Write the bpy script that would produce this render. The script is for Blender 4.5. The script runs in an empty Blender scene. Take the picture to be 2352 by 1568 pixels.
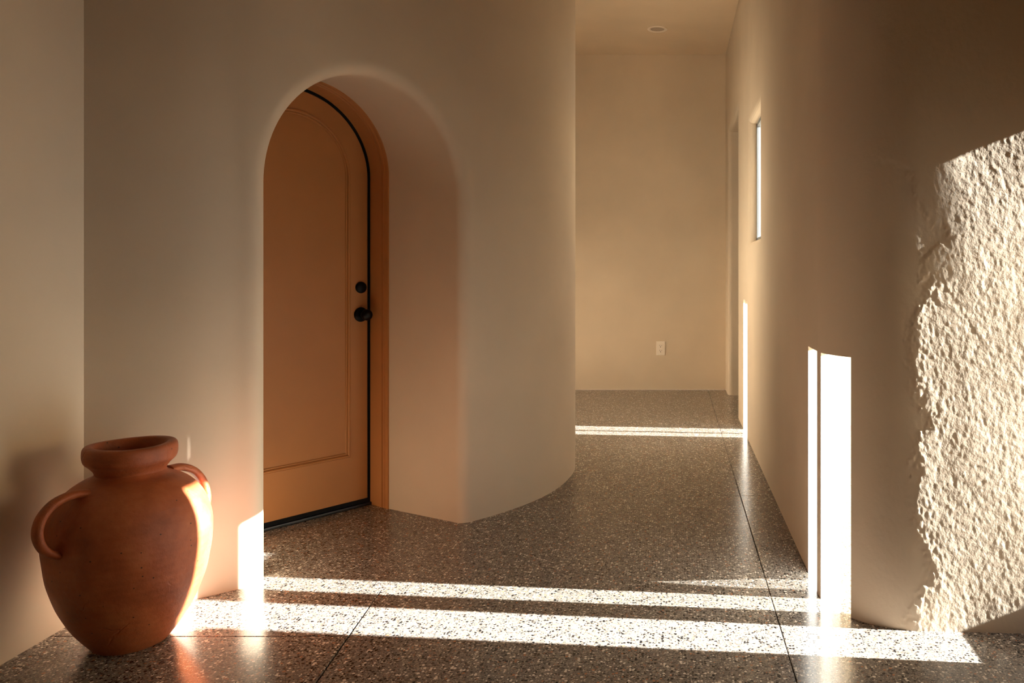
import bpy, bmesh, math, random
import numpy as np
from mathutils import Vector, Matrix

# ------------------------------------------------------------------ scene, camera, light
sc = bpy.context.scene
COL = sc.collection
EYE = 1.15                                   # eye height in metres
cam_data = bpy.data.cameras.new('camera')
cam = bpy.data.objects.new('camera', cam_data)
COL.objects.link(cam)
cam.location = (0, 0, EYE)
cam.rotation_euler = (math.pi / 2, 0, 0)     # level, looking along +Y
cam_data.sensor_width = 36.0
cam_data.lens = 1800 / 2352 * 36.0
cam_data.shift_x = (1176 - 1545) / 2352      # shifted lens: verticals stay vertical
cam_data.shift_y = (626 - 784) / 2352
cam_data.clip_start = 0.05
sc.camera = cam

SUN_DIR = Vector((-1.0, 0.097, -0.29)).normalized()   # direction the light travels
world = bpy.data.worlds.new('sky')
sc.world = world
world.use_nodes = True
wn = world.node_tree
wn.nodes.clear()
w_out = wn.nodes.new('ShaderNodeOutputWorld')
w_bg = wn.nodes.new('ShaderNodeBackground')
w_sky = wn.nodes.new('ShaderNodeTexSky')
w_sky.sky_type = 'NISHITA'
w_sky.sun_disc = False
w_sky.sun_elevation = math.radians(16.2)
w_sky.sun_rotation = math.radians(95.5)
w_sky.air_density = 1.0
w_sky.dust_density = 2.5
w_bg.inputs['Strength'].default_value = 0.25
wn.links.new(w_sky.outputs['Color'], w_bg.inputs['Color'])
wn.links.new(w_bg.outputs['Background'], w_out.inputs['Surface'])

sun_data = bpy.data.lights.new('sun', 'SUN')
sun_data.energy = 76.0
sun_data.angle = math.radians(0.53)
sun_data.color = (1.0, 0.975, 0.93)
sun = bpy.data.objects.new('sun', sun_data)
COL.objects.link(sun)
sun.location = (6, -0.6, 3)
sun.rotation_euler = SUN_DIR.to_track_quat('-Z', 'Y').to_euler()

def sky_portal(loc, rot, sx, sy):
    """guides the sampling of the sky through an opening; gives off no light of its own"""
    d = bpy.data.lights.new('sky_portal', 'AREA')
    d.shape = 'RECTANGLE'
    d.size, d.size_y = sx, sy
    d.cycles.is_portal = True
    o = bpy.data.objects.new('sky_portal', d)
    COL.objects.link(o)
    o.location, o.rotation_euler = loc, rot
H = math.pi / 2
sky_portal((1.35, 2.39, 0.90), (H, 0, H), 0.26, 1.6)          # tall window, right
sky_portal((0.64, 5.01, 1.766), (H, 0, H), 0.72, 0.82)        # small corridor window
sky_portal((-2.10, 0.675, 0.95), (H, 0, -H), 0.37, 1.02)      # added window of the left wall
sky_portal((-3.28, 6.60, 0.95), (H, 0, -H), 1.52, 1.32)       # added window at the end of the passage
sky_portal((0.66, 2.80, 0.44), (H, 0, H), 0.46, 0.88)         # added glass slits
sky_portal((0.72, 5.61, 0.48), (H, 0, H), 0.33, 0.96)

sc.view_settings.view_transform = 'Standard'
sc.view_settings.look = 'None'
sc.view_settings.gamma = 1.0
sc.view_settings.use_curve_mapping = False
sc.view_settings.exposure = 0.12
sc.cycles.use_denoising = True
sc.cycles.max_bounces = 14
sc.cycles.diffuse_bounces = 10
sc.cycles.glossy_bounces = 5
sc.cycles.transparent_max_bounces = 12
sc.cycles.sample_clamp_indirect = 8.0
sc.cycles.blur_glossy = 0.5

# ------------------------------------------------------------------ helpers
def link(name, mesh, mats=None, parent=None):
    o = bpy.data.objects.new(name, mesh)
    COL.objects.link(o)
    if mats is not None:
        for m in (mats if isinstance(mats, (list, tuple)) else [mats]):
            mesh.materials.append(m)
    if parent is not None:
        o.parent = parent
    return o

def struct(o):
    o['kind'] = 'structure'
    return o

def thing(name, label, cat, loc=(0, 0, 0)):
    o = bpy.data.objects.new(name, None)
    COL.objects.link(o)
    o.location = loc
    o['label'] = label
    o['category'] = cat
    return o

def from_lists(name, verts, faces, smooth=True, merge=None, fix=True):
    me = bpy.data.meshes.new(name)
    me.from_pydata([tuple(map(float, v)) for v in verts], [], faces)
    if merge or fix:
        bm = bmesh.new()
        bm.from_mesh(me)
        if merge:
            bmesh.ops.remove_doubles(bm, verts=bm.verts, dist=merge)
        if fix:
            bmesh.ops.recalc_face_normals(bm, faces=bm.faces)
        bm.to_mesh(me)
        bm.free()
    if smooth:
        me.polygons.foreach_set('use_smooth', [True] * len(me.polygons))
    me.update()
    return me

def box_mesh(name, lo, hi, bevel=0.0):
    bm = bmesh.new()
    bmesh.ops.create_cube(bm, size=1.0)
    lo, hi = Vector(lo), Vector(hi)
    for v in bm.verts:
        v.co = Vector(((lo.x + hi.x) / 2 + v.co.x * (hi.x - lo.x),
                       (lo.y + hi.y) / 2 + v.co.y * (hi.y - lo.y),
                       (lo.z + hi.z) / 2 + v.co.z * (hi.z - lo.z)))
    if bevel > 0:
        bmesh.ops.bevel(bm, geom=list(bm.edges), offset=bevel, segments=2, affect='EDGES', profile=0.6)
    me = bpy.data.meshes.new(name)
    bm.to_mesh(me)
    bm.free()
    return me

def boxes_mesh(name, boxes):
    bm = bmesh.new()
    for lo, hi in boxes:
        r = bmesh.ops.create_cube(bm, size=1.0)
        for v in r['verts']:
            v.co = Vector([(lo[k] + hi[k]) / 2 + v.co[k] * (hi[k] - lo[k]) for k in range(3)])
    me = bpy.data.meshes.new(name)
    bm.to_mesh(me)
    bm.free()
    return me

def lathe_lists(profile, n=64, closed=False):
    """profile: (radius, z) list; radius 0 allowed at the ends."""
    verts, faces = [], []
    for r, z in profile:
        for k in range(n):
            a = 2 * math.pi * k / n
            verts.append((r * math.cos(a), r * math.sin(a), z))
    m = len(profile)
    for i in range(m - 1 + (1 if closed else 0)):
        j = (i + 1) % m
        for k in range(n):
            k2 = (k + 1) % n
            faces.append((i * n + k, i * n + k2, j * n + k2, j * n + k))
    return verts, faces

def catmull(pts, per=16):
    pts = [np.array(p, float) for p in pts]
    P = [2 * pts[0] - pts[1]] + pts + [2 * pts[-1] - pts[-2]]
    out = []
    for i in range(1, len(P) - 2):
        p0, p1, p2, p3 = P[i - 1], P[i], P[i + 1], P[i + 2]
        for k in range(per):
            t = k / per
            out.append(0.5 * ((2 * p1) + (-p0 + p2) * t + (2 * p0 - 5 * p1 + 4 * p2 - p3) * t * t
                              + (-p0 + 3 * p1 - 3 * p2 + p3) * t ** 3))
    out.append(pts[-1])
    return np.array(out)

class Path:
    """plan curve by arc length; left_normal=False: the normal is to the right of travel"""
    def __init__(self, pts, right=True):
        self.p = np.array(pts, float)
        d = np.linalg.norm(np.diff(self.p, axis=0), axis=1)
        self.s = np.concatenate([[0], np.cumsum(d)])
        self.L = self.s[-1]
        self.sign = 1 if right else -1
    def pos(self, u):
        return np.array([np.interp(u, self.s, self.p[:, 0]), np.interp(u, self.s, self.p[:, 1])])
    def nrm(self, u, e=0.02):
        t = self.pos(min(u + e, self.L)) - self.pos(max(u - e, 0))
        t = t / np.linalg.norm(t)
        return self.sign * np.array([t[1], -t[0]])

# ------------------------------------------------------------------ materials
def nodes_of(name):
    m = bpy.data.materials.new(name)
    m.use_nodes = True
    nt = m.node_tree
    return m, nt, nt.nodes['Principled BSDF'], nt.nodes['Material Output']

def N(nt, t, **kw):
    n = nt.nodes.new(t)
    for k, v in kw.items():
        setattr(n, k, v)
    return n

def ramp(nt, stops, interp='LINEAR'):
    r = nt.nodes.new('ShaderNodeValToRGB')
    r.color_ramp.interpolation = interp
    el = r.color_ramp.elements
    while len(el) > 1:
        el.remove(el[0])
    el[0].position, el[0].color = stops[0][0], (*stops[0][1], 1)
    for p, c in stops[1:]:
        e = el.new(p)
        e.color = (*c, 1)
    return r

def plaster(name, color, fine=0.25, dist=0.0015, rough=0.85, mott=0.06):
    m, nt, bs, out = nodes_of(name)
    tc = N(nt, 'ShaderNodeTexCoord')
    n1 = N(nt, 'ShaderNodeTexNoise'); n1.inputs['Scale'].default_value = 1.7; n1.inputs['Detail'].default_value = 5
    n2 = N(nt, 'ShaderNodeTexNoise'); n2.inputs['Scale'].default_value = 170; n2.inputs['Detail'].default_value = 3
    n3 = N(nt, 'ShaderNodeTexNoise'); n3.inputs['Scale'].default_value = 28; n3.inputs['Detail'].default_value = 4
    for n in (n1, n2, n3):
        nt.links.new(tc.outputs['Object'], n.inputs['Vector'])
    c = np.array(color)
    r = ramp(nt, [(0.3, tuple(c * (1 - mott))), (0.7, tuple(np.minimum(c * (1 + mott), 1)))])
    nt.links.new(n1.outputs['Fac'], r.inputs['Fac'])
    nt.links.new(r.outputs['Color'], bs.inputs['Base Color'])
    bs.inputs['Roughness'].default_value = rough
    bs.inputs['Specular IOR Level'].default_value = 0.25
    mx = N(nt, 'ShaderNodeMath', operation='MULTIPLY_ADD')
    mx.inputs[1].default_value = 0.45
    nt.links.new(n2.outputs['Fac'], mx.inputs[0])
    nt.links.new(n3.outputs['Fac'], mx.inputs[2])
    b = N(nt, 'ShaderNodeBump')
    b.inputs['Strength'].default_value = fine
    b.inputs['Distance'].default_value = dist
    nt.links.new(mx.outputs[0], b.inputs['Height'])
    nt.links.new(b.outputs['Normal'], bs.inputs['Normal'])
    return m

WALL = (0.65, 0.54, 0.405)
M_wall = plaster('warm_plaster', WALL)
M_smooth = plaster('smooth_plaster', WALL, fine=0.22)
M_rough = plaster('rough_plaster', (0.605, 0.515, 0.400), fine=0.8, dist=0.0011, mott=0.03)
M_side = plaster('side_plaster', (0.605, 0.515, 0.400), fine=0.22)
M_ceil = plaster('ceiling_plaster', (0.68, 0.545, 0.39), fine=0.06)
M_outside = plaster('outside_render', (0.27, 0.28, 0.28), fine=0.2)
M_bounce = plaster('bounce_plaster', (0.66, 0.50, 0.34), fine=0.3)
M_ground = plaster('outside_ground', (0.22, 0.19, 0.15), fine=0.3, dist=0.01)

def terrazzo():
    m, nt, bs, out = nodes_of('dark_terrazzo')
    tc = N(nt, 'ShaderNodeTexCoord')
    wob = N(nt, 'ShaderNodeTexNoise'); wob.inputs['Scale'].default_value = 160; wob.inputs['Detail'].default_value = 2
    nt.links.new(tc.outputs['Object'], wob.inputs['Vector'])
    ad = N(nt, 'ShaderNodeVectorMath', operation='MULTIPLY_ADD')
    ad.inputs[1].default_value = (0.006, 0.006, 0.0)
    nt.links.new(wob.outputs['Color'], ad.inputs[0])
    nt.links.new(tc.outputs['Object'], ad.inputs[2])
    flat = N(nt, 'ShaderNodeVectorMath', operation='MULTIPLY')
    flat.inputs[1].default_value = (1, 1, 0)
    nt.links.new(ad.outputs[0], flat.inputs[0])

    def layer(scale, thr_lo, thr_hi, stops, shift):
        mp = N(nt, 'ShaderNodeVectorMath', operation='ADD')
        mp.inputs[1].default_value = shift
        nt.links.new(flat.outputs[0], mp.inputs[0])
        v = N(nt, 'ShaderNodeTexVoronoi', voronoi_dimensions='2D', feature='F1')
        v.inputs['Scale'].default_value = scale
        nt.links.new(mp.outputs[0], v.inputs['Vector'])
        sep = N(nt, 'ShaderNodeSeparateColor')
        nt.links.new(v.outputs['Color'], sep.inputs[0])
        r = ramp(nt, stops, 'CONSTANT')
        nt.links.new(sep.outputs[0], r.inputs['Fac'])
        rad = N(nt, 'ShaderNodeMapRange')
        rad.inputs['To Min'].default_value = thr_lo
        rad.inputs['To Max'].default_value = thr_hi
        nt.links.new(sep.outputs[1], rad.inputs['Value'])
        lt = N(nt, 'ShaderNodeMath', operation='LESS_THAN')
        nt.links.new(v.outputs['Distance'], lt.inputs[0])
        nt.links.new(rad.outputs[0], lt.inputs[1])
        return r.outputs['Color'], lt.outputs[0]

    big, bigm = layer(102, 0.10, 0.52, [
        (0.0, (0.008, 0.008, 0.009)), (0.26, (0.21, 0.182, 0.155)), (0.47, (0.30, 0.258, 0.210)),
        (0.60, (0.13, 0.112, 0.094)), (0.71, (0.76, 0.69, 0.59)), (0.86, (0.42, 0.20, 0.11)),
        (0.91, (0.33, 0.29, 0.24))], (0, 0, 0))
    sm, smm = layer(215, 0.15, 0.60, [
        (0.0, (0.012, 0.012, 0.012)), (0.20, (0.24, 0.207, 0.175)), (0.44, (0.155, 0.136, 0.118)),
        (0.66, (0.60, 0.53, 0.43)), (0.80, (0.34, 0.19, 0.12)), (0.86, (0.34, 0.295, 0.235))], (3.7, 1.3, 0))
    base = N(nt, 'ShaderNodeRGB')
    base.outputs[0].default_value = (0.185, 0.163, 0.140, 1)
    m1 = N(nt, 'ShaderNodeMix', data_type='RGBA')
    nt.links.new(smm, m1.inputs[0]); nt.links.new(base.outputs[0], m1.inputs[6]); nt.links.new(sm, m1.inputs[7])
    m2 = N(nt, 'ShaderNodeMix', data_type='RGBA')
    nt.links.new(bigm, m2.inputs[0]); nt.links.new(m1.outputs[2], m2.inputs[6]); nt.links.new(big, m2.inputs[7])
    nt.links.new(m2.outputs[2], bs.inputs['Base Color'])
    pol = N(nt, 'ShaderNodeTexNoise'); pol.inputs['Scale'].default_value = 9; pol.inputs['Detail'].default_value = 6
    nt.links.new(tc.outputs['Object'], pol.inputs['Vector'])
    mr = N(nt, 'ShaderNodeMapRange')
    mr.inputs['To Min'].default_value = 0.15
    mr.inputs['To Max'].default_value = 0.25
    nt.links.new(pol.outputs['Fac'], mr.inputs['Value'])
    nt.links.new(mr.outputs[0], bs.inputs['Roughness'])
    bs.inputs['Specular IOR Level'].default_value = 0.5
    return m
M_terrazzo = terrazzo()

def simple(name, color, rough=0.5, spec=0.5, bump=0.0, bscale=60, mott=0.05, metal=0.0):
    m, nt, bs, out = nodes_of(name)
    tc = N(nt, 'ShaderNodeTexCoord')
    n1 = N(nt, 'ShaderNodeTexNoise'); n1.inputs['Scale'].default_value = 6; n1.inputs['Detail'].default_value = 4
    nt.links.new(tc.outputs['Object'], n1.inputs['Vector'])
    c = np.array(color)
    r = ramp(nt, [(0.3, tuple(c * (1 - mott))), (0.7, tuple(np.minimum(c * (1 + mott), 1)))])
    nt.links.new(n1.outputs['Fac'], r.inputs['Fac'])
    nt.links.new(r.outputs['Color'], bs.inputs['Base Color'])
    bs.inputs['Roughness'].default_value = rough
    bs.inputs['Specular IOR Level'].default_value = spec
    bs.inputs['Metallic'].default_value = metal
    if bump > 0:
        n2 = N(nt, 'ShaderNodeTexNoise'); n2.inputs['Scale'].default_value = bscale; n2.inputs['Detail'].default_value = 4
        nt.links.new(tc.outputs['Object'], n2.inputs['Vector'])
        b = N(nt, 'ShaderNodeBump'); b.inputs['Strength'].default_value = bump; b.inputs['Distance'].default_value = 0.002
        nt.links.new(n2.outputs['Fac'], b.inputs['Height'])
        nt.links.new(b.outputs['Normal'], bs.inputs['Normal'])
    return m

M_joint = simple('joint_filler', (0.035, 0.028, 0.022), 0.8)
M_door = simple('door_paint', (0.50, 0.215, 0.072), 0.5, 0.35, bump=0.05, bscale=140, mott=0.03)
M_black = simple('black_metal', (0.002, 0.0022, 0.0025), 0.42, 0.22)
M_rubber_gap = simple('black_rubber_gap', (0.004, 0.004, 0.004), 0.7, 0.2)
M_sill = simple('dark_threshold', (0.012, 0.014, 0.014), 0.32, 0.5)
M_plate = simple('ivory_plastic', (0.84, 0.75, 0.63), 0.4, 0.5, mott=0.01)
M_slot = simple('slot_shadow_plastic', (0.02, 0.016, 0.012), 0.7)
M_trim = simple('lamp_trim_paint', (0.86, 0.75, 0.62), 0.5, mott=0.01)
M_lens = simple('lamp_lens', (0.42, 0.35, 0.27), 0.35, mott=0.01)
M_frame = simple('window_frame_paint', (0.20, 0.215, 0.22), 0.55, mott=0.02)

def glass(name, clear, tint=(0.96, 0.98, 0.97), frost=0.95):
    """part clear, part frosted sheet lit from behind"""
    m = bpy.data.materials.new(name)
    m.use_nodes = True
    nt = m.node_tree
    nt.nodes.clear()
    out = N(nt, 'ShaderNodeOutputMaterial')
    tr = N(nt, 'ShaderNodeBsdfTransparent'); tr.inputs[0].default_value = (*tint, 1)
    tl = N(nt, 'ShaderNodeBsdfTranslucent'); tl.inputs[0].default_value = (frost, frost, frost * 0.97, 1)
    mx = N(nt, 'ShaderNodeMixShader'); mx.inputs[0].default_value = clear
    nt.links.new(tl.outputs[0], mx.inputs[1])
    nt.links.new(tr.outputs[0], mx.inputs[2])
    nt.links.new(mx.outputs[0], out.inputs['Surface'])
    return m
M_frost = glass('frosted_glass', 0.84)  # for added panes that glow as the bright patches on the right wall
M_frost_full = glass('fully_frosted_glass', 0.0, frost=0.30)
M_frost_low = glass('lightly_frosted_glass', 0.40, frost=0.4)

def clear_glass():
    m = bpy.data.materials.new('clear_glass')
    m.use_nodes = True
    nt = m.node_tree
    nt.nodes.clear()
    out = N(nt, 'ShaderNodeOutputMaterial')
    tr = N(nt, 'ShaderNodeBsdfTransparent'); tr.inputs[0].default_value = (0.93, 0.96, 0.97, 1)
    gl = N(nt, 'ShaderNodeBsdfGlossy'); gl.inputs['Roughness'].default_value = 0.02
    fr = N(nt, 'ShaderNodeFresnel'); fr.inputs[0].default_value = 1.3
    mx = N(nt, 'ShaderNodeMixShader')
    nt.links.new(fr.outputs[0], mx.inputs[0])
    nt.links.new(tr.outputs[0], mx.inputs[1])
    nt.links.new(gl.outputs[0], mx.inputs[2])
    nt.links.new(mx.outputs[0], out.inputs['Surface'])
    return m
M_clear = clear_glass()

def terracotta():
    m, nt, bs, out = nodes_of('terracotta')
    tc = N(nt, 'ShaderNodeTexCoord')
    n1 = N(nt, 'ShaderNodeTexNoise'); n1.inputs['Scale'].default_value = 7; n1.inputs['Detail'].default_value = 7; n1.inputs['Roughness'].default_value = 0.65
    nt.links.new(tc.outputs['Object'], n1.inputs['Vector'])
    r = ramp(nt, [(0.28, (0.24, 0.056, 0.020)), (0.50, (0.39, 0.098, 0.033)), (0.72, (0.50, 0.155, 0.058))])
    nt.links.new(n1.outputs['Fac'], r.inputs['Fac'])
    pit = N(nt, 'ShaderNodeTexVoronoi'); pit.inputs['Scale'].default_value = 55
    nt.links.new(tc.outputs['Object'], pit.inputs['Vector'])
    sep = N(nt, 'ShaderNodeSeparateColor'); nt.links.new(pit.outputs['Color'], sep.inputs[0])
    rare = N(nt, 'ShaderNodeMath', operation='GREATER_THAN'); rare.inputs[1].default_value = 0.82
    nt.links.new(sep.outputs[0], rare.inputs[0])
    near = N(nt, 'ShaderNodeMath', operation='LESS_THAN'); near.inputs[1].default_value = 0.13
    nt.links.new(pit.outputs['Distance'], near.inputs[0])
    dot = N(nt, 'ShaderNodeMath', operation='MULTIPLY')
    nt.links.new(rare.outputs[0], dot.inputs[0]); nt.links.new(near.outputs[0], dot.inputs[1])
    mx = N(nt, 'ShaderNodeMix', data_type='RGBA')
    mx.inputs[7].default_value = (0.07, 0.022, 0.010, 1)
    nt.links.new(dot.outputs[0], mx.inputs[0]); nt.links.new(r.outputs['Color'], mx.inputs[6])
    # pale scuffs
    sc1 = N(nt, 'ShaderNodeTexNoise'); sc1.inputs['Scale'].default_value = 38; sc1.inputs['Detail'].default_value = 8; sc1.inputs['Roughness'].default_value = 0.75
    nt.links.new(tc.outputs['Object'], sc1.inputs['Vector'])
    sr = ramp(nt, [(0.66, (0, 0, 0)), (0.74, (0.55, 0.55, 0.55))])
    nt.links.new(sc1.outputs['Fac'], sr.inputs['Fac'])
    mx2 = N(nt, 'ShaderNodeMix', data_type='RGBA')
    mx2.inputs[7].default_value = (0.50, 0.26, 0.14, 1)
    nt.links.new(sr.outputs['Color'], mx2.inputs[0]); nt.links.new(mx.outputs[2], mx2.inputs[6])
    nt.links.new(mx2.outputs[2], bs.inputs['Base Color'])
    rr = N(nt, 'ShaderNodeMapRange'); rr.inputs['To Min'].default_value = 0.28; rr.inputs['To Max'].default_value = 0.52
    nt.links.new(n1.outputs['Fac'], rr.inputs['Value'])
    nt.links.new(rr.outputs[0], bs.inputs['Roughness'])
    bs.inputs['Specular IOR Level'].default_value = 0.45
    # throwing rings + pits
    wv = N(nt, 'ShaderNodeTexWave', bands_direction='Z'); wv.inputs['Scale'].default_value = 14; wv.inputs['Distortion'].default_value = 2.5
    wv.inputs['Detail'].default_value = 3
    nt.links.new(tc.outputs['Object'], wv.inputs['Vector'])
    h1 = N(nt, 'ShaderNodeMath', operation='MULTIPLY_ADD'); h1.inputs[1].default_value = 0.16
    nt.links.new(wv.outputs['Fac'], h1.inputs[0]); nt.links.new(sc1.outputs['Fac'], h1.inputs[2])
    h2 = N(nt, 'ShaderNodeMath', operation='MULTIPLY_ADD'); h2.inputs[1].default_value = -0.8
    nt.links.new(dot.outputs[0], h2.inputs[0]); nt.links.new(h1.outputs[0], h2.inputs[2])
    cwob = N(nt, 'ShaderNodeTexNoise'); cwob.inputs['Scale'].default_value = 11; cwob.inputs['Detail'].default_value = 6
    nt.links.new(tc.outputs['Object'], cwob.inputs['Vector'])
    cadd = N(nt, 'ShaderNodeVectorMath', operation='MULTIPLY_ADD'); cadd.inputs[1].default_value = (0.12, 0.12, 0.12)
    nt.links.new(cwob.outputs['Color'], cadd.inputs[0]); nt.links.new(tc.outputs['Object'], cadd.inputs[2])
    crk = N(nt, 'ShaderNodeTexVoronoi', feature='DISTANCE_TO_EDGE'); crk.inputs['Scale'].default_value = 7
    nt.links.new(cadd.outputs[0], crk.inputs['Vector'])
    cth = N(nt, 'ShaderNodeMapRange'); cth.inputs['From Max'].default_value = 0.035; cth.inputs['To Min'].default_value = 1; cth.inputs['To Max'].default_value = 0
    nt.links.new(crk.outputs['Distance'], cth.inputs['Value'])
    cms = N(nt, 'ShaderNodeTexNoise'); cms.inputs['Scale'].default_value = 8.5; cms.inputs['Detail'].default_value = 2
    nt.links.new(tc.outputs['Object'], cms.inputs['Vector'])
    cmr = N(nt, 'ShaderNodeMapRange'); cmr.inputs['From Min'].default_value = 0.56; cmr.inputs['From Max'].default_value = 0.66
    nt.links.new(cms.outputs['Fac'], cmr.inputs['Value'])
    ccc = N(nt, 'ShaderNodeMath', operation='MULTIPLY')
    nt.links.new(cth.outputs[0], ccc.inputs[0]); nt.links.new(cmr.outputs[0], ccc.inputs[1])
    h3 = N(nt, 'ShaderNodeMath', operation='MULTIPLY_ADD'); h3.inputs[1].default_value = -0.9
    nt.links.new(ccc.outputs[0], h3.inputs[0]); nt.links.new(h2.outputs[0], h3.inputs[2])
    h2 = h3
    b = N(nt, 'ShaderNodeBump'); b.inputs['Strength'].default_value = 0.6; b.inputs['Distance'].default_value = 0.005
    nt.links.new(h2.outputs[0], b.inputs['Height'])
    nt.links.new(b.outputs['Normal'], bs.inputs['Normal'])
    return m
M_clay = terracotta()

# ------------------------------------------------------------------ the setting
CEIL = 3.292
XR = 0.52            # corridor face of the right wall
XL = -1.97           # left wall
YF = 7.695           # far wall
XW = 1.30            # wall that holds the tall sun window, right of the frame
YB = -4.0            # wall behind the camera

struct(link('ground', box_mesh('ground', (-25, -25, -0.5), (40, 30, -0.06)), M_ground))

# floor: a dark joint bed with the sawn terrazzo slabs on it
floor = struct(link('floor', box_mesh('floor', (-3.15, YB, -0.05), (XW, YF, -0.006)), M_joint))
def j2(y):           # the slightly skewed joint left of the middle
    return -1.0016 + (y - 2.197) * (-0.0885)
G = 0.0014
def slab(poly):
    c = np.mean(np.array(poly), axis=0)
    bm = bmesh.new()
    n = len(poly)
    pts = [np.array(p, float) for p in poly]
    def inset(d):
        res = []
        for i in range(n):
            a, b, cc = pts[i - 1], pts[i], pts[(i + 1) % n]
            e1 = (b - a) / np.linalg.norm(b - a); e2 = (cc - b) / np.linalg.norm(cc - b)
            n1 = np.array([-e1[1], e1[0]]); n2 = np.array([-e2[1], e2[0]])
            A = np.array([n1, n2])
            res.append(np.linalg.solve(A, np.array([n1 @ b + d, n2 @ b + d])))
        return res
    rings = []
    for d, z in ((G, -0.04), (G, -0.0014), (G + 0.0014, 0.0)):
        rings.append([bm.verts.new((p[0], p[1], z)) for p in inset(d)])
    for r0, r1 in zip(rings, rings[1:]):
        for i in range(n):
            bm.faces.new((r0[i], r0[(i + 1) % n], r1[(i + 1) % n], r1[i]))
    bm.faces.new(rings[-1])
    bm.faces.new(rings[0][::-1])
    me = bpy.data.meshes.new('terrazzo_slab')
    bm.to_mesh(me); bm.free()
    link('terrazzo_slab', me, M_terrazzo, floor)
X1 = 0.349
JE = 2.84            # where the left joint runs out
slab([(X1, YB), (X1, 4.045), (-3.15, 4.045), (-3.15, 2.479), (j2(2.479), 2.479), (j2(JE) + 0.0018, JE), (j2(JE) + 0.0022, JE), (j2(YB) + 0.0004, YB)])
slab([(-3.15, YB), (j2(YB), YB), (j2(2.479), 2.479), (-3.15, 2.479)])
rows = [4.045, 4.5, YF]
for a, b in zip(rows, rows[1:]):
    slab([(-3.15, a), (X1, a), (X1, b), (-3.15, b)])
rows = [YB, 4.045, 4.5, YF]
for a, b in zip(rows, rows[1:]):
    slab([(X1, a), (XW, a), (XW, b), (X1, b)])

struct(link('ceiling', box_mesh('ceiling', (-3.25, YB - 0.1, CEIL), (XW + 0.12, YF + 0.1, CEIL + 0.12)), M_ceil))
LW = (0.5, 0.85, 0.45, 1.45)        # unseen window added to the left wall for fill light
struct(link('wall_left', boxes_mesh('wall_left', [
    ((XL - 0.1, LW[1], 0), (XL, 2.64, CEIL)), ((XL - 0.1, YB, 0), (XL, LW[0], CEIL)),
    ((XL - 0.1, LW[0], 0), (XL, LW[1], LW[2])), ((XL - 0.1, LW[0], LW[3]), (XL, LW[1], CEIL))]), M_wall))
# added unseen wall: bounces sunlight in through the left and passage windows
struct(link('wall_bounce', box_mesh('wall_bounce', (-14.3, -14, -0.06), (-14.0, 22, 4.2)), M_bounce))
struct(link('wall_back', box_mesh('wall_back', (XL - 0.1, YB - 0.1, 0), (XW + 0.1, YB, CEIL)), M_wall))
struct(link('wall_far', box_mesh('wall_far', (-3.15, YF, 0), (1.5, YF + 0.1, CEIL)), M_smooth))
PW = (5.85, 7.35, 0.3, 1.4)        # window added at the hidden passage end to light the far wall
struct(link('wall_passage', boxes_mesh('wall_passage', [
    ((-3.25, 5.4, 0), (-3.15, PW[0], CEIL)), ((-3.25, PW[1], 0), (-3.15, YF + 0.1, CEIL)),
    ((-3.25, PW[0], 0), (-3.15, PW[1], PW[2])), ((-3.25, PW[0], PW[3]), (-3.15, PW[1], CEIL))]), M_smooth))
# small dark room behind the corridor opening
struct(link('wall_side_room', boxes_mesh('wall_side_room', [
    ((1.40, 6.0, 0), (1.5, YF, CEIL)), ((0.68, 6.0, 0), (1.4, 6.1, CEIL)),
    ((0.68, 6.0, -0.02), (1.45, YF, 0.0))]), M_smooth))
# wall with the tall sun window (outside the frame, right): its head and sill are cut to a
# shape that trims the sunbeam on wall, jar and floor
WY0, WY1, WEND = 2.268, 2.155, 2.52    # the jamb steps back above WSTEP to widen the beam on the jar
WSTEP = 0.86
TAN, SLP = 0.29, 0.097
def back_project(x, y, z):
    """where the sun ray through a point of the hall crosses the window wall"""
    d = XW - x
    return (y - SLP * d, z + TAN * d)
def entry_y(x):
    return 2.515 - (x - 0.81) * 0.060
head = [(WY1, 1.300), (WY0, 1.300), (2.440, 1.255), (2.4664, 1.250), (2.4676, 1.478)]
head += [back_project(x, entry_y(x), 1.493 + (x - 0.816) * 0.405) for x in (0.815, 0.90, 1.00, 1.10, 1.20)]
head.append((WEND, head[-1][1] + 0.05))
sill = [(WY0, TAN * (XW - 0.911)), (2.45, TAN * (XW - 0.918))]
sill += [back_project(x, entry_y(x), max(0, (x - 0.925) * 0.43)) for x in (0.925, 1.02, 1.12, 1.22)]
sill.append((WEND, sill[-1][1] + 0.03))
def window_wall():
    bm = bmesh.new()
    def prism(poly, x0, x1):
        lo = [bm.verts.new((x0, y, z)) for y, z in poly]
        hi = [bm.verts.new((x1, y, z)) for y, z in poly]
        n = len(poly)
        bm.faces.new(lo); bm.faces.new(hi[::-1])
        for i in range(n):
            bm.faces.new((lo[i], hi[i], hi[(i + 1) % n], lo[(i + 1) % n]))
    prism([(YB, 0), (WY1, 0), (WY1, CEIL), (YB, CEIL)], XW, XW + 0.1)
    prism([(WY1, 0), (WY0, 0), (WY0, WSTEP - 0.05), (WY1, WSTEP + 0.05)], XW, XW + 0.03)
    for p, q in zip(head, head[1:]):
        prism([p, q, (q[0], CEIL), (p[0], CEIL)], XW, XW + 0.03)
    for p, q in zip(sill, sill[1:]):
        prism([(p[0], 0), (q[0], 0), q, p], XW, XW + 0.03)
    bmesh.ops.recalc_face_normals(bm, faces=bm.faces)
    me = bpy.data.meshes.new('wall_window')
    bm.to_mesh(me); bm.free()
    return me
struct(link('wall_window', window_wall(), M_wall))
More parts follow.
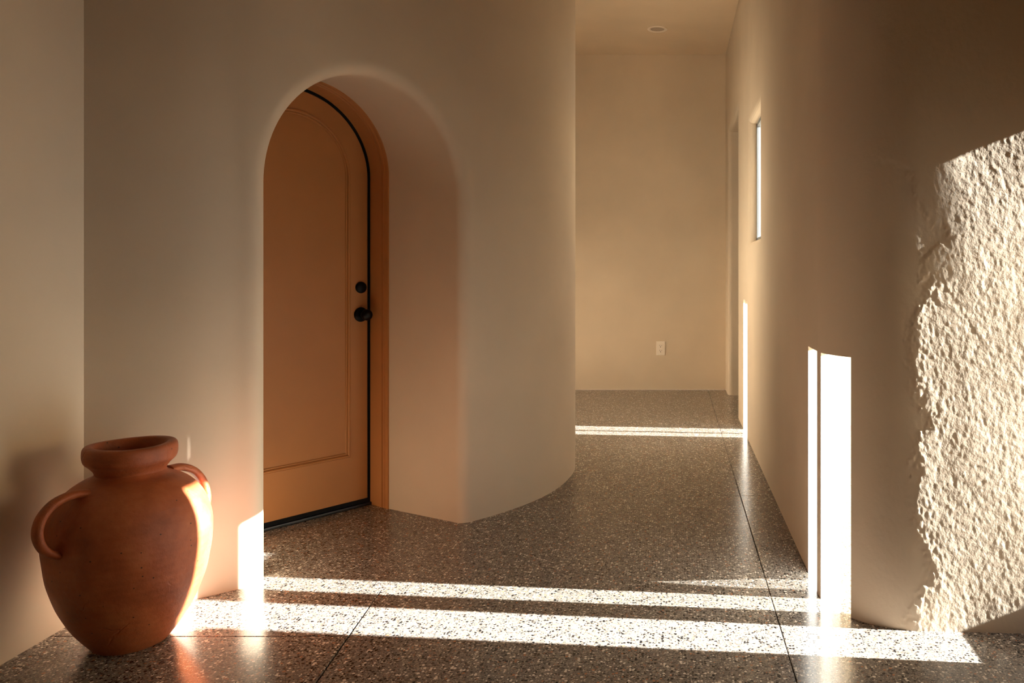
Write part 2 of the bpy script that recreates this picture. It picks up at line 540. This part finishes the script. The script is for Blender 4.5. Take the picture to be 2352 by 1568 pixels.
# added wall turned from the sun, tones down the view through the small window
wo = struct(link('wall_outside', box_mesh('wall_outside', (0, 0, -0.06), (5.5, 0.2, 4.5)), M_outside))
wo.location = (0.75, 10.6, 0)
wo.rotation_euler = (0, 0, math.radians(-20))

# ---- curved wall with the arched door niche
plan = [(-1.97, 2.622), (-1.83, 2.680), (-1.695, 2.752), (-1.590, 2.838), (-1.505, 2.918), (-1.235, 3.2475),
        (-0.965, 3.578), (-0.829, 3.738), (-0.7046, 3.935), (-0.621, 4.153), (-0.580, 4.388),
        (-0.575, 4.627), (-0.630, 4.90), (-0.76, 5.17), (-0.98, 5.38), (-1.30, 5.48), (-3.15, 5.50)]
curve = Path(catmull(plan, 24), right=True)
ulist = np.linspace(0, curve.L, 4000)
pl = np.array([curve.pos(u) for u in ulist])
def u_at(x, y):
    return ulist[np.argmin((pl[:, 0] - x) ** 2 + (pl[:, 1] - y) ** 2)]
uL, uR = u_at(-1.505, 2.918), u_at(-0.965, 3.578)
uC, HW, SPR, KV = (uL + uR) / 2, (uR - uL) / 2, 1.490, 1.125
U0, U1 = uC - HW - 0.22, uC + HW + 0.22
RB = 0.055           # rounded edge of the niche

# door frame in plan
DE = np.array([0.612, 0.791]); DE /= np.linalg.norm(DE)       # along the door
DN = np.array([DE[1], -DE[0]])                                # out of the door, to the hall
DHW, DSPR = 0.39, 1.617
DC = np.array([-1.507, 3.898]) - DHW * DE
def door_pt(a, z, d):
    p = DC + a * DE + d * DN
    return (p[0], p[1], z)

def arch_outline(half, spr, zs, angles, z0=0.0, kv=1.0):
    """left foot, up, over, down to the right foot: (a, z, na, nz, angle or None)"""
    o = [(-half, z0 + (spr - z0) * t, -1, 0, None) for t in zs]
    for t in angles:
        nx, nz = -math.cos(t), math.sin(t) / kv
        k = math.hypot(nx, nz)
        o.append((-half * math.cos(t), spr + kv * half * math.sin(t), nx / k, nz / k, t))
    o += [(half, z0 + (spr - z0) * t, 1, 0, None) for t in zs[::-1]]
    return o

zs = [i / 14 for i in range(14)]
cornerang = math.atan2(CEIL - SPR, HW + 0.22)
angs = sorted(set([i * math.pi / 56 for i in range(57)]) | {cornerang, math.pi - cornerang})
out_f = arch_outline(HW, SPR, zs, angs, kv=KV)
out_d = arch_outline(0.402, DSPR, zs, angs)

def surf(u, z, depth):
    p = curve.pos(u) - curve.nrm(u) * depth
    return (p[0], p[1], z)

verts, faces = [], []
cols = []
side_z = []
for i, ((a, z, na, nz, ang), (da, dz, *_)) in enumerate(zip(out_f, out_d)):
    line = []
    back = np.array(door_pt(da, dz, 0.146))
    frontp = np.array(surf(uC + a, z, RB))
    for k in range(10):
        t = k / 10
        line.append(tuple(back + (frontp - back) * t))
    for k in range(9):
        ph = k / 8 * math.pi / 2
        off = RB - RB * math.cos(ph)
        line.append(surf(uC + a + na * off, z + nz * off, RB - RB * math.sin(ph)))
    # out to the rectangle round the niche
    sa, sz = a + na * RB, z + nz * RB
    if ang is None or math.sin(ang) < 1e-6:
        ta, tz = math.copysign(HW + 0.22, na), z
    else:
        ca, sa_ = -math.cos(ang), math.sin(ang)
        k1 = (HW + 0.22) / abs(ca) if abs(ca) > 1e-9 else 1e9
        k2 = (CEIL - SPR) / sa_
        kk = min(k1, k2)
        ta, tz = ca * kk, SPR + sa_ * kk
        tz = min(tz, CEIL)
    if abs(abs(ta) - (HW + 0.22)) < 1e-6 and ta < 0:
        side_z.append(tz)
    for k in range(1, 15):
        t = k / 14
        line.append(surf(uC + sa + (ta - sa) * t, sz + (tz - sz) * t, 0.0))
    cols.append(line)
for line in cols:
    verts += line
m = len(cols[0])
for i in range(len(cols) - 1):
    for k in range(m - 1):
        faces.append((i * m + k, (i + 1) * m + k, (i + 1) * m + k + 1, i * m + k + 1))
side_z = sorted(set(round(z, 6) for z in side_z))
def strip(u0, u1, n):
    base = len(verts)
    us = np.linspace(u0, u1, n + 1)
    for u in us:
        for z in side_z:
            verts.append(surf(u, z, 0.0))
    mz = len(side_z)
    for i in range(n):
        for k in range(mz - 1):
            faces.append((base + i * mz + k, base + (i + 1) * mz + k, base + (i + 1) * mz + k + 1, base + i * mz + k + 1))
strip(0.0, U0, 14)
strip(U1, curve.L, 110)
me = from_lists('wall_curved', verts, faces, True, merge=1e-4)
struct(link('wall_curved', me, M_smooth))

# ---- right corridor wall: flat, with added slits, a small window and an opening
def holed_wall(name, ys, zz, holes, x0, thick, mat, bevel_holes=(), bev=0.03):
    bm = bmesh.new()
    grid = {}
    def T(y):
        return thick(y)
    for side in (0, 1):
        for i, y in enumerate(ys):
            for k, z in enumerate(zz):
                grid[side, i, k] = bm.verts.new((x0 + side * T(y), y, z))
    ny, nz = len(ys), len(zz)
    def solid(i, k):
        if i < 0 or k < 0 or i >= ny - 1 or k >= nz - 1:
            return False
        yc, zc = (ys[i] + ys[i + 1]) / 2, (zz[k] + zz[k + 1]) / 2
        return not any(h[0] < yc < h[1] and h[2] < zc < h[3] for h in holes)
    for i in range(ny - 1):
        for k in range(nz - 1):
            if not solid(i, k):
                continue
            for side in (0, 1):
                q = [grid[side, i, k], grid[side, i + 1, k], grid[side, i + 1, k + 1], grid[side, i, k + 1]]
                bm.faces.new(q if side else q[::-1])
            for (di, dk, e0, e1) in ((-1, 0, (i, k), (i, k + 1)), (1, 0, (i + 1, k), (i + 1, k + 1)),
                                     (0, -1, (i, k), (i + 1, k)), (0, 1, (i, k + 1), (i + 1, k + 1))):
                if not solid(i + di, k + dk):
                    bm.faces.new((grid[0, e0[0], e0[1]], grid[1, e0[0], e0[1]], grid[1, e1[0], e1[1]], grid[0, e1[0], e1[1]]))
    for v in [v for v in bm.verts if not v.link_faces]:
        bm.verts.remove(v)
    bmesh.ops.recalc_face_normals(bm, faces=bm.faces)
    bw = bm.edges.layers.float.new('bevel_weight_edge')
    for e in bm.edges:
        a, b = e.verts
        if abs(a.co.x - x0) > 1e-5 or abs(b.co.x - x0) > 1e-5:
            continue
        for h in bevel_holes:
            on_y = abs(a.co.y - b.co.y) < 1e-6 and min(abs(a.co.y - h[0]), abs(a.co.y - h[1])) < 1e-5 and \
                max(a.co.z, b.co.z) <= h[3] + 1e-5 and min(a.co.z, b.co.z) >= h[2] - 1e-5
            on_z = abs(a.co.z - b.co.z) < 1e-6 and min(abs(a.co.z - h[2]), abs(a.co.z - h[3])) < 1e-5 and a.co.z > 0.01 and \
                max(a.co.y, b.co.y) <= h[1] + 1e-5 and min(a.co.y, b.co.y) >= h[0] - 1e-5
            if on_y or on_z:
                e[bw] = 1.0
    me = bpy.data.meshes.new(name)
    bm.to_mesh(me); bm.free()
    o = link(name, me, mat)
    md = o.modifiers.new('rounded_edges', 'BEVEL')
    md.limit_method = 'WEIGHT'
    md.width = bev
    md.segments = 5
    return o

S2 = (2.822, 3.005, 0.0, 0.868)
S3 = (5.455, 5.765, 0.0, 0.956)
W1 = (4.66, 5.36, 1.362, 2.17)
OP = (6.24, 7.36, 0.0, 2.47)
ys = [2.805, S2[0], S2[1], 3.6, 4.2, W1[0], W1[1], S3[0], S3[1], OP[0], OP[1], YF + 0.02]
zz = [0.0, S2[3], S3[3], W1[2], W1[3], OP[3], 2.8, CEIL]
def thick(y):
    return 0.06 if y < 4 else (0.10 if y < 5.9 else 0.16)
struct(holed_wall('wall_right', ys, zz, [S2, S3, W1, OP], XR, thick, M_side, [W1, OP], 0.04))

# ---- rounded end of that wall: fillet and the rough plastered face turned to the camera
RF = 0.29
end = [(XR, 2.805)]
for k in range(1, 41):
    a = math.pi - k / 40 * math.pi / 2 * 0.98
    end.append((XR + RF + RF * math.cos(a), 2.515 + RF - RF * math.sin(a)))
last = np.array(end[-1])
end.append((XW + 0.002, last[1] - (XW - last[0]) * 0.060))
fil = Path(end, right=True)
us = np.linspace(0, fil.L, 2500)
fp = np.array([fil.pos(u) for u in us])
def fu(y=None, x=None):
    return us[np.argmin(np.abs(fp[:, 1] - y))] if y is not None else us[np.argmin(np.abs(fp[:, 0] - x))]
S1U = (fu(y=2.764), fu(x=0.594))
S1Z = 0.868
rng = np.random.default_rng(7)
def vnoise(u, z, lam, seed):
    r = np.random.default_rng(seed)
    tab = r.random((256, 256))
    a, b = u / lam, z / lam
    ia, ib = np.floor(a).astype(int), np.floor(b).astype(int)
    fa, fb = a - ia, b - ib
    fa, fb = fa * fa * (3 - 2 * fa), fb * fb * (3 - 2 * fb)
    g = lambda i, j: tab[i % 256, j % 256]
    return ((g(ia, ib) * (1 - fa) + g(ia + 1, ib) * fa) * (1 - fb)
            + (g(ia, ib + 1) * (1 - fa) + g(ia + 1, ib + 1) * fa) * fb) * 2 - 1
nu = 270
ug = np.concatenate([np.linspace(0, S1U[0], 9)[:-1], np.linspace(S1U[0], S1U[1], 25)[:-1],
                     np.linspace(S1U[1], fil.L, nu)])
zg = np.concatenate([np.linspace(0, S1Z, 200)[:-1], np.linspace(S1Z, 2.0, 260)[:-1], np.linspace(2.0, CEIL, 130)])
UG, ZG = np.meshgrid(ug, zg, indexing='ij')
amp = np.clip((UG - S1U[1]) / 0.10, 0, 1)
ur, zr = UG + 0.25 * ZG, ZG - 0.1 * UG
# ragged sunlight edge put into the shape: plaster left of it recessed for shade
xg = np.array([fil.pos(u)[0] for u in ug])[:, None]
edge_px = [(250, 1900), (345, 1980), (385, 2100), (423, 2098), (455, 2105), (490, 2122), (513, 2152), (544, 2184), (562, 2172), (572, 2120), (602, 2121), (647, 2130),
           (695, 2134), (716, 2097), (781, 2092), (848, 2094), (897, 2097), (924, 2102), (950, 2140), (985, 2142), (1004, 2097), (1072, 2100),
           (1159, 2101), (1229, 2106), (1255, 2124), (1325, 2138), (1362, 2108), (1420, 2090)]
ez = np.array([EYE - (y - 626) * 2.515 / 1800 for y, x in edge_px])[::-1]
ex = np.array([(x - 1545) * 2.515 / 1800 for y, x in edge_px])[::-1]
zf = np.linspace(0, CEIL, 1200)
ef = np.interp(zf, ez, ex)
ker = np.exp(-np.linspace(-2.5, 2.5, 41) ** 2 / 2); ker /= ker.sum()          # soften the bays
ef = np.convolve(np.pad(ef, 20, mode='edge'), ker, mode='valid')
xe = (np.interp(ZG, zf, ef) + 0.014 * vnoise(UG, ZG, 0.034, 31) + 0.012 * vnoise(UG, ZG, 0.013, 32)
      + 0.012 * vnoise(UG, ZG, 0.0075, 33) + 0.022)
grit = 1 + 0.7 * np.exp(-((xg - np.interp(ZG, zf, ef) - 0.01) / 0.045) ** 2) * (ZG < 1.65)
st = np.clip((xe - xg) / 0.045, 0, 1)
step = st * st * (3 - 2 * st) * np.clip((xg - 0.63) / 0.12, 0, 1)
disp = (0.0022 * np.clip((xg - 0.84) / 0.1, 0, 1) * vnoise(UG * 0.8, ZG * 0.75, 0.24, 11) + 0.0003 * vnoise(UG, ZG, 0.085, 2)
        + 0.00014 * vnoise(ur, zr * 0.7, 0.030, 3) + grit * 0.00019 * vnoise(ur, zr * 0.75, 0.013, 4)
        + grit * 0.00021 * vnoise(ur, zr * 0.8, 0.0080, 5)) * amp - 0.0032 * step
pos = np.array([fil.pos(u) for u in ug])
nor = np.array([fil.nrm(u, 0.012) for u in ug])
X = pos[:, 0:1] + nor[:, 0:1] * disp
Y = pos[:, 1:2] + nor[:, 1:2] * disp
nU, nZ = len(ug), len(zg)
V = np.stack([X, Y, ZG], -1).reshape(-1, 3)
TB = 0.045
Vb = np.stack([np.repeat((pos[:, 0:1] - nor[:, 0:1] * TB), 1, 1), pos[:, 1:2] - nor[:, 1:2] * TB], -1)
ii, kk = np.meshgrid(np.arange(nU - 1), np.arange(nZ - 1), indexing='ij')
uc = (ug[:-1] + ug[1:]) / 2; zc = (zg[:-1] + zg[1:]) / 2
hole = ((uc > S1U[0]) & (uc < S1U[1]))[:, None] & (zc < S1Z)[None, :]
keep = ~hole
q = np.stack([ii * nZ + kk, (ii + 1) * nZ + kk, (ii + 1) * nZ + kk + 1, ii * nZ + kk + 1], -1)[keep]
verts = V.tolist()
faces = q.tolist()
# back of this wall (coarse) and the reveal of the slit
i0 = int(np.argmin(np.abs(ug - S1U[0]))); i1 = int(np.argmin(np.abs(ug - S1U[1]))); kz = int(np.argmin(np.abs(zg - S1Z)))
idx = list(range(0, i0, 4)) + list(range(i0, i1 + 1, 2)) + list(range(i1 + 6, nU, 8)) + ([nU - 1] if (nU - 1 - i1 - 6) % 8 else [])
base = len(verts)
for i in idx:
    bx, by = Vb[i, 0]
    for z in (0.0, S1Z, CEIL):
        verts.append((float(bx), float(by), z))
for j in range(len(idx) - 1):
    for k in range(2):
        if k == 0 and idx[j] >= i0 and idx[j + 1] <= i1:
            continue
        faces.append((base + j * 3 + k, base + j * 3 + k + 1, base + (j + 1) * 3 + k + 1, base + (j + 1) * 3 + k))
def bvert(i, z):
    verts.append((float(Vb[i, 0, 0]), float(Vb[i, 0, 1]), z)); return len(verts) - 1
for i in (i0, i1):
    faces.append((i * nZ, i * nZ + kz, bvert(i, S1Z), bvert(i, 0.0)))
for i in range(i0, i1):
    faces.append((i * nZ + kz, (i + 1) * nZ + kz, bvert(i + 1, S1Z), bvert(i, S1Z)))
me = from_lists('wall_entry', verts, faces, True, fix=False)
struct(link('wall_entry', me, M_rough))

# ---- made-up slit panes standing in for bright wall patches, and the small window
def window(name):
    o = bpy.data.objects.new(name, None)
    COL.objects.link(o)
    return struct(o)

def sheet(name, pts, z0, z1, mats, parent, t=0.006):
    """upright sheet along plan points; mats[0] faces the room, mats[1] everything else"""
    P = Path(pts, right=True)
    verts, faces, mi = [], [], []
    n = len(pts)
    for i, p in enumerate(pts):
        nr = P.nrm(P.s[i], 0.01)
        b = np.array(p) - nr * t
        verts += [(p[0], p[1], z0), (p[0], p[1], z1), (b[0], b[1], z1), (b[0], b[1], z0)]
    for i in range(n - 1):
        a, b = i * 4, (i + 1) * 4
        faces.append((a, b, b + 1, a + 1)); mi.append(0)
        for k in (1, 2, 3):
            faces.append((a + k, b + k, b + (k + 1) % 4, a + (k + 1) % 4)); mi.append(1)
    faces += [(0, 1, 2, 3), ((n - 1) * 4 + 3, (n - 1) * 4 + 2, (n - 1) * 4 + 1, (n - 1) * 4)]
    mi += [1, 1]
    me = from_lists(name, verts, faces, smooth=False, fix=False)
    o = link(name, me, list(mats), parent)
    me.polygons.foreach_set('material_index', mi)
    return o

def invisible_back():
    m = bpy.data.materials.new('glass_body')
    m.use_nodes = True
    nt = m.node_tree
    nt.nodes.clear()
    out = N(nt, 'ShaderNodeOutputMaterial')
    tr = N(nt, 'ShaderNodeBsdfTransparent'); tr.inputs[0].default_value = (0.98, 0.99, 0.985, 1)
    nt.links.new(tr.outputs[0], out.inputs['Surface'])
    return m
M_body = invisible_back()

w = window('added_slit_2')
pts = [tuple(fil.pos(u)) for u in np.linspace(S1U[0], S1U[1], 10)]
sheet('pane', pts, 0.0, S1Z, (M_frost, M_body), w)
w = window('added_slit_3')
ypts = lambda a, b: [(XR, b), (XR, a)]
def poly_sheet(name, poly, mats, parent, t=0.006):
    """flat pane in the right wall, outline given as (y, z)"""
    n = len(poly)
    verts = [(XR, y, z) for y, z in poly] + [(XR + t, y, z) for y, z in poly]
    faces = [tuple(range(n)), tuple(range(2 * n - 1, n - 1, -1))] + [(i, i + n, (i + 1) % n + n, (i + 1) % n) for i in range(n)]
    me = from_lists(name, verts, faces, smooth=False)
    o = link(name, me, list(mats), parent)
    me.polygons.foreach_set('material_index', [0] + [1] * (n + 1))
    return o
wedge = [(2.838, 0.0), (2.838, 0.10), (2.860, 0.175), (2.932, 0.05), (2.932, 0.0)]  # clear wedge shaped to taper the sun strip on the floor
poly_sheet('pane', [(S2[0], 0.0)] + wedge + [(S2[1], 0.0), (S2[1], 0.63), (S2[0], 0.63)], (M_frost_full, M_body), w)
poly_sheet('pane', wedge, (M_frost_low, M_body), w)
sheet('pane', ypts(S2[0], S2[1]), 0.63, S2[3], (M_frost, M_body), w)
w = window('added_slit_4')
mid = 5.600
sheet('pane', ypts(S3[0], mid - 0.012), 0.0, S3[3], (M_frost, M_body), w)
sheet('pane', ypts(mid + 0.012, S3[1]), 0.0, S3[3], (M_frost, M_body), w)
link('mullion', box_mesh('mullion', (XR - 0.001, mid - 0.012, 0), (XR + 0.05, mid + 0.012, S3[3]), 0.002), M_wall, w)
w = window('window_1')
wx = XR + 0.055
sheet('pane', [(wx + 0.012, W1[1] - 0.02), (wx + 0.012, W1[0] + 0.02)], W1[2] + 0.02, W1[3] - 0.02, (M_clear, M_body), w)
link('window_frame', boxes_mesh('window_frame', [
    ((wx, W1[0], W1[2]), (wx + 0.03, W1[0] + 0.025, W1[3])), ((wx, W1[1] - 0.025, W1[2]), (wx + 0.03, W1[1], W1[3])),
    ((wx, W1[0], W1[2]), (wx + 0.03, W1[1], W1[2] + 0.025)), ((wx, W1[0], W1[3] - 0.025), (wx + 0.03, W1[1], W1[3]))]), M_frame, w)

# ------------------------------------------------------------------ the arched door
door = bpy.data.objects.new('door_1', None)
COL.objects.link(door)
struct(door)
zs2 = [i / 10 for i in range(10)]
ang2 = [i * math.pi / 48 for i in range(49)]
def ring(half, zbot, d):
    o = arch_outline(half, DSPR, zs2, ang2, zbot)
    return [door_pt(a, z, d) for a, z, *_ in o]
def rings_mesh(name, rings, cap_last=False, cap_first=False, closed=True, smooth=False):
    n = len(rings[0])
    verts = [p for r in rings for p in r]
    faces = []
    for i in range(len(rings) - 1):
        for k in range(n if closed else n - 1):
            k2 = (k + 1) % n
            faces.append((i * n + k, i * n + k2, (i + 1) * n + k2, (i + 1) * n + k))
    if cap_last:
        faces.append(tuple(range((len(rings) - 1) * n, len(rings) * n)))
    if cap_first:
        faces.append(tuple(range(n))[::-1])
    return from_lists(name, verts, faces, smooth)

PH, PB = 0.2865, 0.252             # raised panel: half width, bottom
leaf_r = [ring(0.380, 0.032, -0.040), ring(0.380, 0.032, -0.003), ring(0.377, 0.035, 0.0),
          ring(PH + 0.001, PB - 0.001, 0.0), ring(PH - 0.004, PB + 0.004, -0.006), ring(PH - 0.022, PB + 0.022, -0.006)]
leaf = link('door_leaf', rings_mesh('door_leaf', leaf_r, cap_last=True, cap_first=True), M_door, door)
mold = []
for off, d in ((0.000, -0.001), (0.003, 0.0045), (0.008, 0.0052), (0.012, 0.002), (0.0135, -0.0035), (0.016, -0.0015), (0.020, -0.0015), (0.023, -0.0058)):
    mold.append(ring(PH - off, PB + off, d))
link('panel_molding', rings_mesh('panel_molding', mold), M_door, leaf)
# jamb: an arched lining with a stepped front edge
jamb = []
for r, d in ((0.3925, -0.06), (0.3925, 0.100), (0.3985, 0.102), (0.3985, 0.108), (0.3935, 0.110), (0.3935, 0.124), (0.3965, 0.126), (0.3965, 0.149), (0.412, 0.149)):
    jamb.append([door_pt(a, z, d) for a, z, *_ in arch_outline(r, DSPR, zs2, ang2)])
link('door_frame', rings_mesh('door_frame', jamb, closed=False), M_door, door)
gap_strip = []  # black strip put in for the dark gap round the leaf
for r, d in ((0.3795, -0.012), (0.3795, 0.0012), (0.3935, 0.0012), (0.3935, -0.012)):
    gap_strip.append([door_pt(a, z, d) for a, z, *_ in arch_outline(r, DSPR, zs2, ang2, 0.0)])
link('dark_gap_strip', rings_mesh('dark_gap_strip', gap_strip, closed=False), M_rubber_gap, door)
# threshold
def door_box(name, a0, a1, z0, z1, d0, d1, mat, parent, bevel=0.002):
    me = box_mesh(name, (a0, d0, z0), (a1, d1, z1), bevel)
    M = Matrix(((DE[0], DN[0], 0, DC[0]), (DE[1], DN[1], 0, DC[1]), (0, 0, 1, 0), (0, 0, 0, 1)))
    me.transform(M)
    me.flip_normals()
    return link(name, me, mat, parent)
th = door_box('threshold', -0.392, 0.392, 0.0, 0.014, -0.05, 0.016, M_sill, door, 0.004)
door_box('door_sweep', -0.380, 0.380, 0.014, 0.034, -0.02, 0.003, M_rubber_gap, door)
# knob and deadbolt, turned about the door normal
def door_lathe(name, prof, a, z, mat, parent, n=40):
    v, f = lathe_lists(prof, n)
    M = Matrix(((DE[0], 0, DN[0], DC[0] + a * DE[0]), (DE[1], 0, DN[1], DC[1] + a * DE[1]), (0, 1, 0, z), (0, 0, 0, 1)))
    v = [tuple(M @ Vector(p)) for p in v]
    return link(name, from_lists(name, v, f, True, merge=1e-5), mat, parent)
ka, kz_ = 0.341, 0.944
rose = door_lathe('rosette', [(0, 0), (0.035, 0), (0.036, 0.003), (0.035, 0.008), (0.031, 0.012), (0.015, 0.014), (0, 0.014)], ka, kz_, M_black, leaf)
door_lathe('knob', [(0.011, 0.010), (0.011, 0.030), (0.014, 0.034), (0.022, 0.040), (0.0268, 0.050), (0.0275, 0.058), (0.025, 0.067), (0.018, 0.074), (0.008, 0.0775), (0, 0.078)], ka, kz_, M_black, leaf)
door_lathe('deadbolt', [(0, 0), (0.0275, 0), (0.0285, 0.004), (0.0270, 0.011), (0.022, 0.0145), (0.012, 0.016), (0, 0.0165)], 0.341, 1.077, M_black, leaf)

# ------------------------------------------------------------------ clay jar
JX, JY = -1.692, 2.448
jar = thing('clay_jar', 'large terracotta clay jar with two loop handles standing on the floor by the left wall', 'jar', (JX, JY, 0))
prof_pts = [(0.101, 0.004), (0.112, 0.018), (0.130, 0.042), (0.155, 0.080), (0.174, 0.118), (0.192, 0.163), (0.207, 0.213),
            (0.217, 0.270), (0.2225, 0.325), (0.221, 0.365), (0.212, 0.408), (0.194, 0.448), (0.165, 0.484), (0.132, 0.508), (0.106, 0.520), (0.0945, 0.529)]
pp = catmull(prof_pts, 6).tolist()
pp = [(0.0, 0.0), (0.06, 0.0), (0.094, 0.0), (0.099, 0.0015)] + [tuple(p) for p in pp]
pp += [(0.0930, 0.534)]
inner = [(0.0830, 0.534), (0.084, 0.520), (0.12, 0.490), (0.180, 0.43), (0.205, 0.33), (0.19, 0.20), (0.12, 0.06), (0.0, 0.02)]
v, f = lathe_lists(pp + inner, 128)
v2 = []
for x, y, z in v:
    a = math.atan2(y, x); r = math.hypot(x, y)
    w_ = 1 + 0.006 * math.sin(2 * a + 1.0 + z * 3) + 0.004 * math.sin(3 * a + z * 9) + 0.002 * math.sin(z * 70 + a)
    v2.append((x * w_, y * w_, z))
body = link('jar_body', from_lists('jar_body', v2, f, True, merge=1e-5), M_clay, jar)
rim_ctrl = [(0.0925, 0.528), (0.0965, 0.540), (0.1085, 0.555), (0.1195, 0.566), (0.1240, 0.579), (0.1248, 0.596), (0.1230, 0.609), (0.1170, 0.6165),
            (0.1070, 0.6185), (0.0985, 0.6165), (0.0935, 0.608), (0.0905, 0.595), (0.087, 0.575), (0.0835, 0.552), (0.0830, 0.532)]
v, f = lathe_lists([tuple(p) for p in catmull(rim_ctrl, 4)], 128, closed=True)
v = [(x * (1 + 0.007 * math.sin(2 * math.atan2(y, x) + 0.6)), y, z + 0.0018 * math.sin(2 * math.atan2(y, x))) for x, y, z in v]
link('jar_rim', from_lists('jar_rim', v, f, True, merge=1e-5), M_clay, jar)
def handle(dx, dy, ctrl):
    path = catmull(ctrl, 10)
    side = np.array([-dy, dx, 0.0])
    verts, faces = [], []
    n = 18
    for i, (r, z) in enumerate(path):
        t = path[min(i + 1, len(path) - 1)] - path[max(i - 1, 0)]
        t /= np.linalg.norm(t)
        nn = np.array([-t[1], t[0]])
        f_ = i / (len(path) - 1)
        fl = 1 + 0.55 * (max(0, 1 - f_ / 0.22) ** 2 + max(0, (f_ - 0.80) / 0.20) ** 2)
        for k in range(n):
            a = 2 * math.pi * k / n
            rr = 0.0125 * math.cos(a)
            ss = 0.0175 * math.sin(a) * fl
            # a shallow groove along the outside of the handle
            if math.cos(a) < -0.8:
                rr *= 0.93
            rad, zz_ = r + nn[0] * rr, z + nn[1] * rr
            verts.append((dx * rad + side[0] * ss, dy * rad + side[1] * ss, zz_))
    for i in range(len(path) - 1):
        for k in range(n):
            faces.append((i * n + k, i * n + (k + 1) % n, (i + 1) * n + (k + 1) % n, (i + 1) * n + k))
    faces.append(tuple(range(n))); faces.append(tuple(range((len(path) - 1) * n, len(path) * n)))
    link('jar_handle', from_lists('jar_handle', verts, faces, True), M_clay, jar)
handle(-0.315, -0.949, [(0.135, 0.497), (0.178, 0.503), (0.225, 0.492), (0.258, 0.462), (0.270, 0.425), (0.264, 0.390), (0.245, 0.360), (0.208, 0.335)])
handle(0.503, 0.864, [(0.112, 0.512), (0.150, 0.511), (0.188, 0.492), (0.215, 0.458), (0.229, 0.418), (0.232, 0.382), (0.223, 0.352), (0.205, 0.335)])

# ------------------------------------------------------------------ wall outlet on the far wall
OX, OZ, OY = -0.1176, 0.409, YF
outlet = thing('wall_outlet', 'ivory electrical outlet plate low on the far corridor wall', 'outlet', (OX, OY, OZ))
def lbox(name, lo, hi, mat, parent, bevel=0.0):
    return link(name, box_mesh(name, lo, hi, bevel), mat, parent)
plate = lbox('cover_plate', (-0.043, -0.007, -0.069), (0.043, 0.0, 0.069), M_plate, outlet, 0.003)
recep = lbox('receptacle', (-0.021, -0.0095, -0.042), (0.021, -0.006, 0.042), M_plate, outlet, 0.0012)
for cz in (0.022, -0.026):
    for (x0, x1, z0, z1) in ((-0.0105, -0.0075, 0.0, 0.011), (0.0075, 0.0105, 0.001, 0.010)):
        lbox('slot', (x0, -0.0099, cz + z0), (x1, -0.0090, cz + z1), M_slot, recep)
    vv, ff = lathe_lists([(0, -0.0004), (0.0040, -0.0004), (0.0040, 0.0006), (0, 0.0006)], 16)
    vv = [(x, -0.0095 + z, y + cz - 0.009) for x, y, z in vv]
    link('ground_hole', from_lists('ground_hole', vv, ff, False, merge=1e-6), M_slot, recep)
for cz in (0.055, -0.055):
    vv, ff = lathe_lists([(0.0, -0.0012), (0.0026, -0.0010), (0.0030, 0.0), (0.0030, 0.001)], 14)
    vv = [(x, -0.0070 + z, y + cz) for x, y, z in vv]
    link('screw', from_lists('screw', vv, ff, True, merge=1e-6), M_plate, plate)

# ------------------------------------------------------------------ recessed ceiling lamp
lamp = thing('recessed_light', 'round white recessed downlight, switched off, in the corridor ceiling', 'ceiling light', (-0.134, 6.891, CEIL))
tr_prof = [(0.088, 0.0), (0.0885, -0.004), (0.085, -0.007), (0.072, -0.0075), (0.062, -0.005), (0.058, 0.0), (0.0565, 0.006)]
v, f = lathe_lists(tr_prof, 64)
link('trim_ring', from_lists('trim_ring', v, f, True), M_trim, lamp)
v, f = lathe_lists([(0.0575, -0.0040), (0.050, -0.0020), (0.042, -0.0008), (0.0, -0.0004)], 64)
link('lens', from_lists('lens', v, f, True, merge=1e-6), M_lens, lamp)
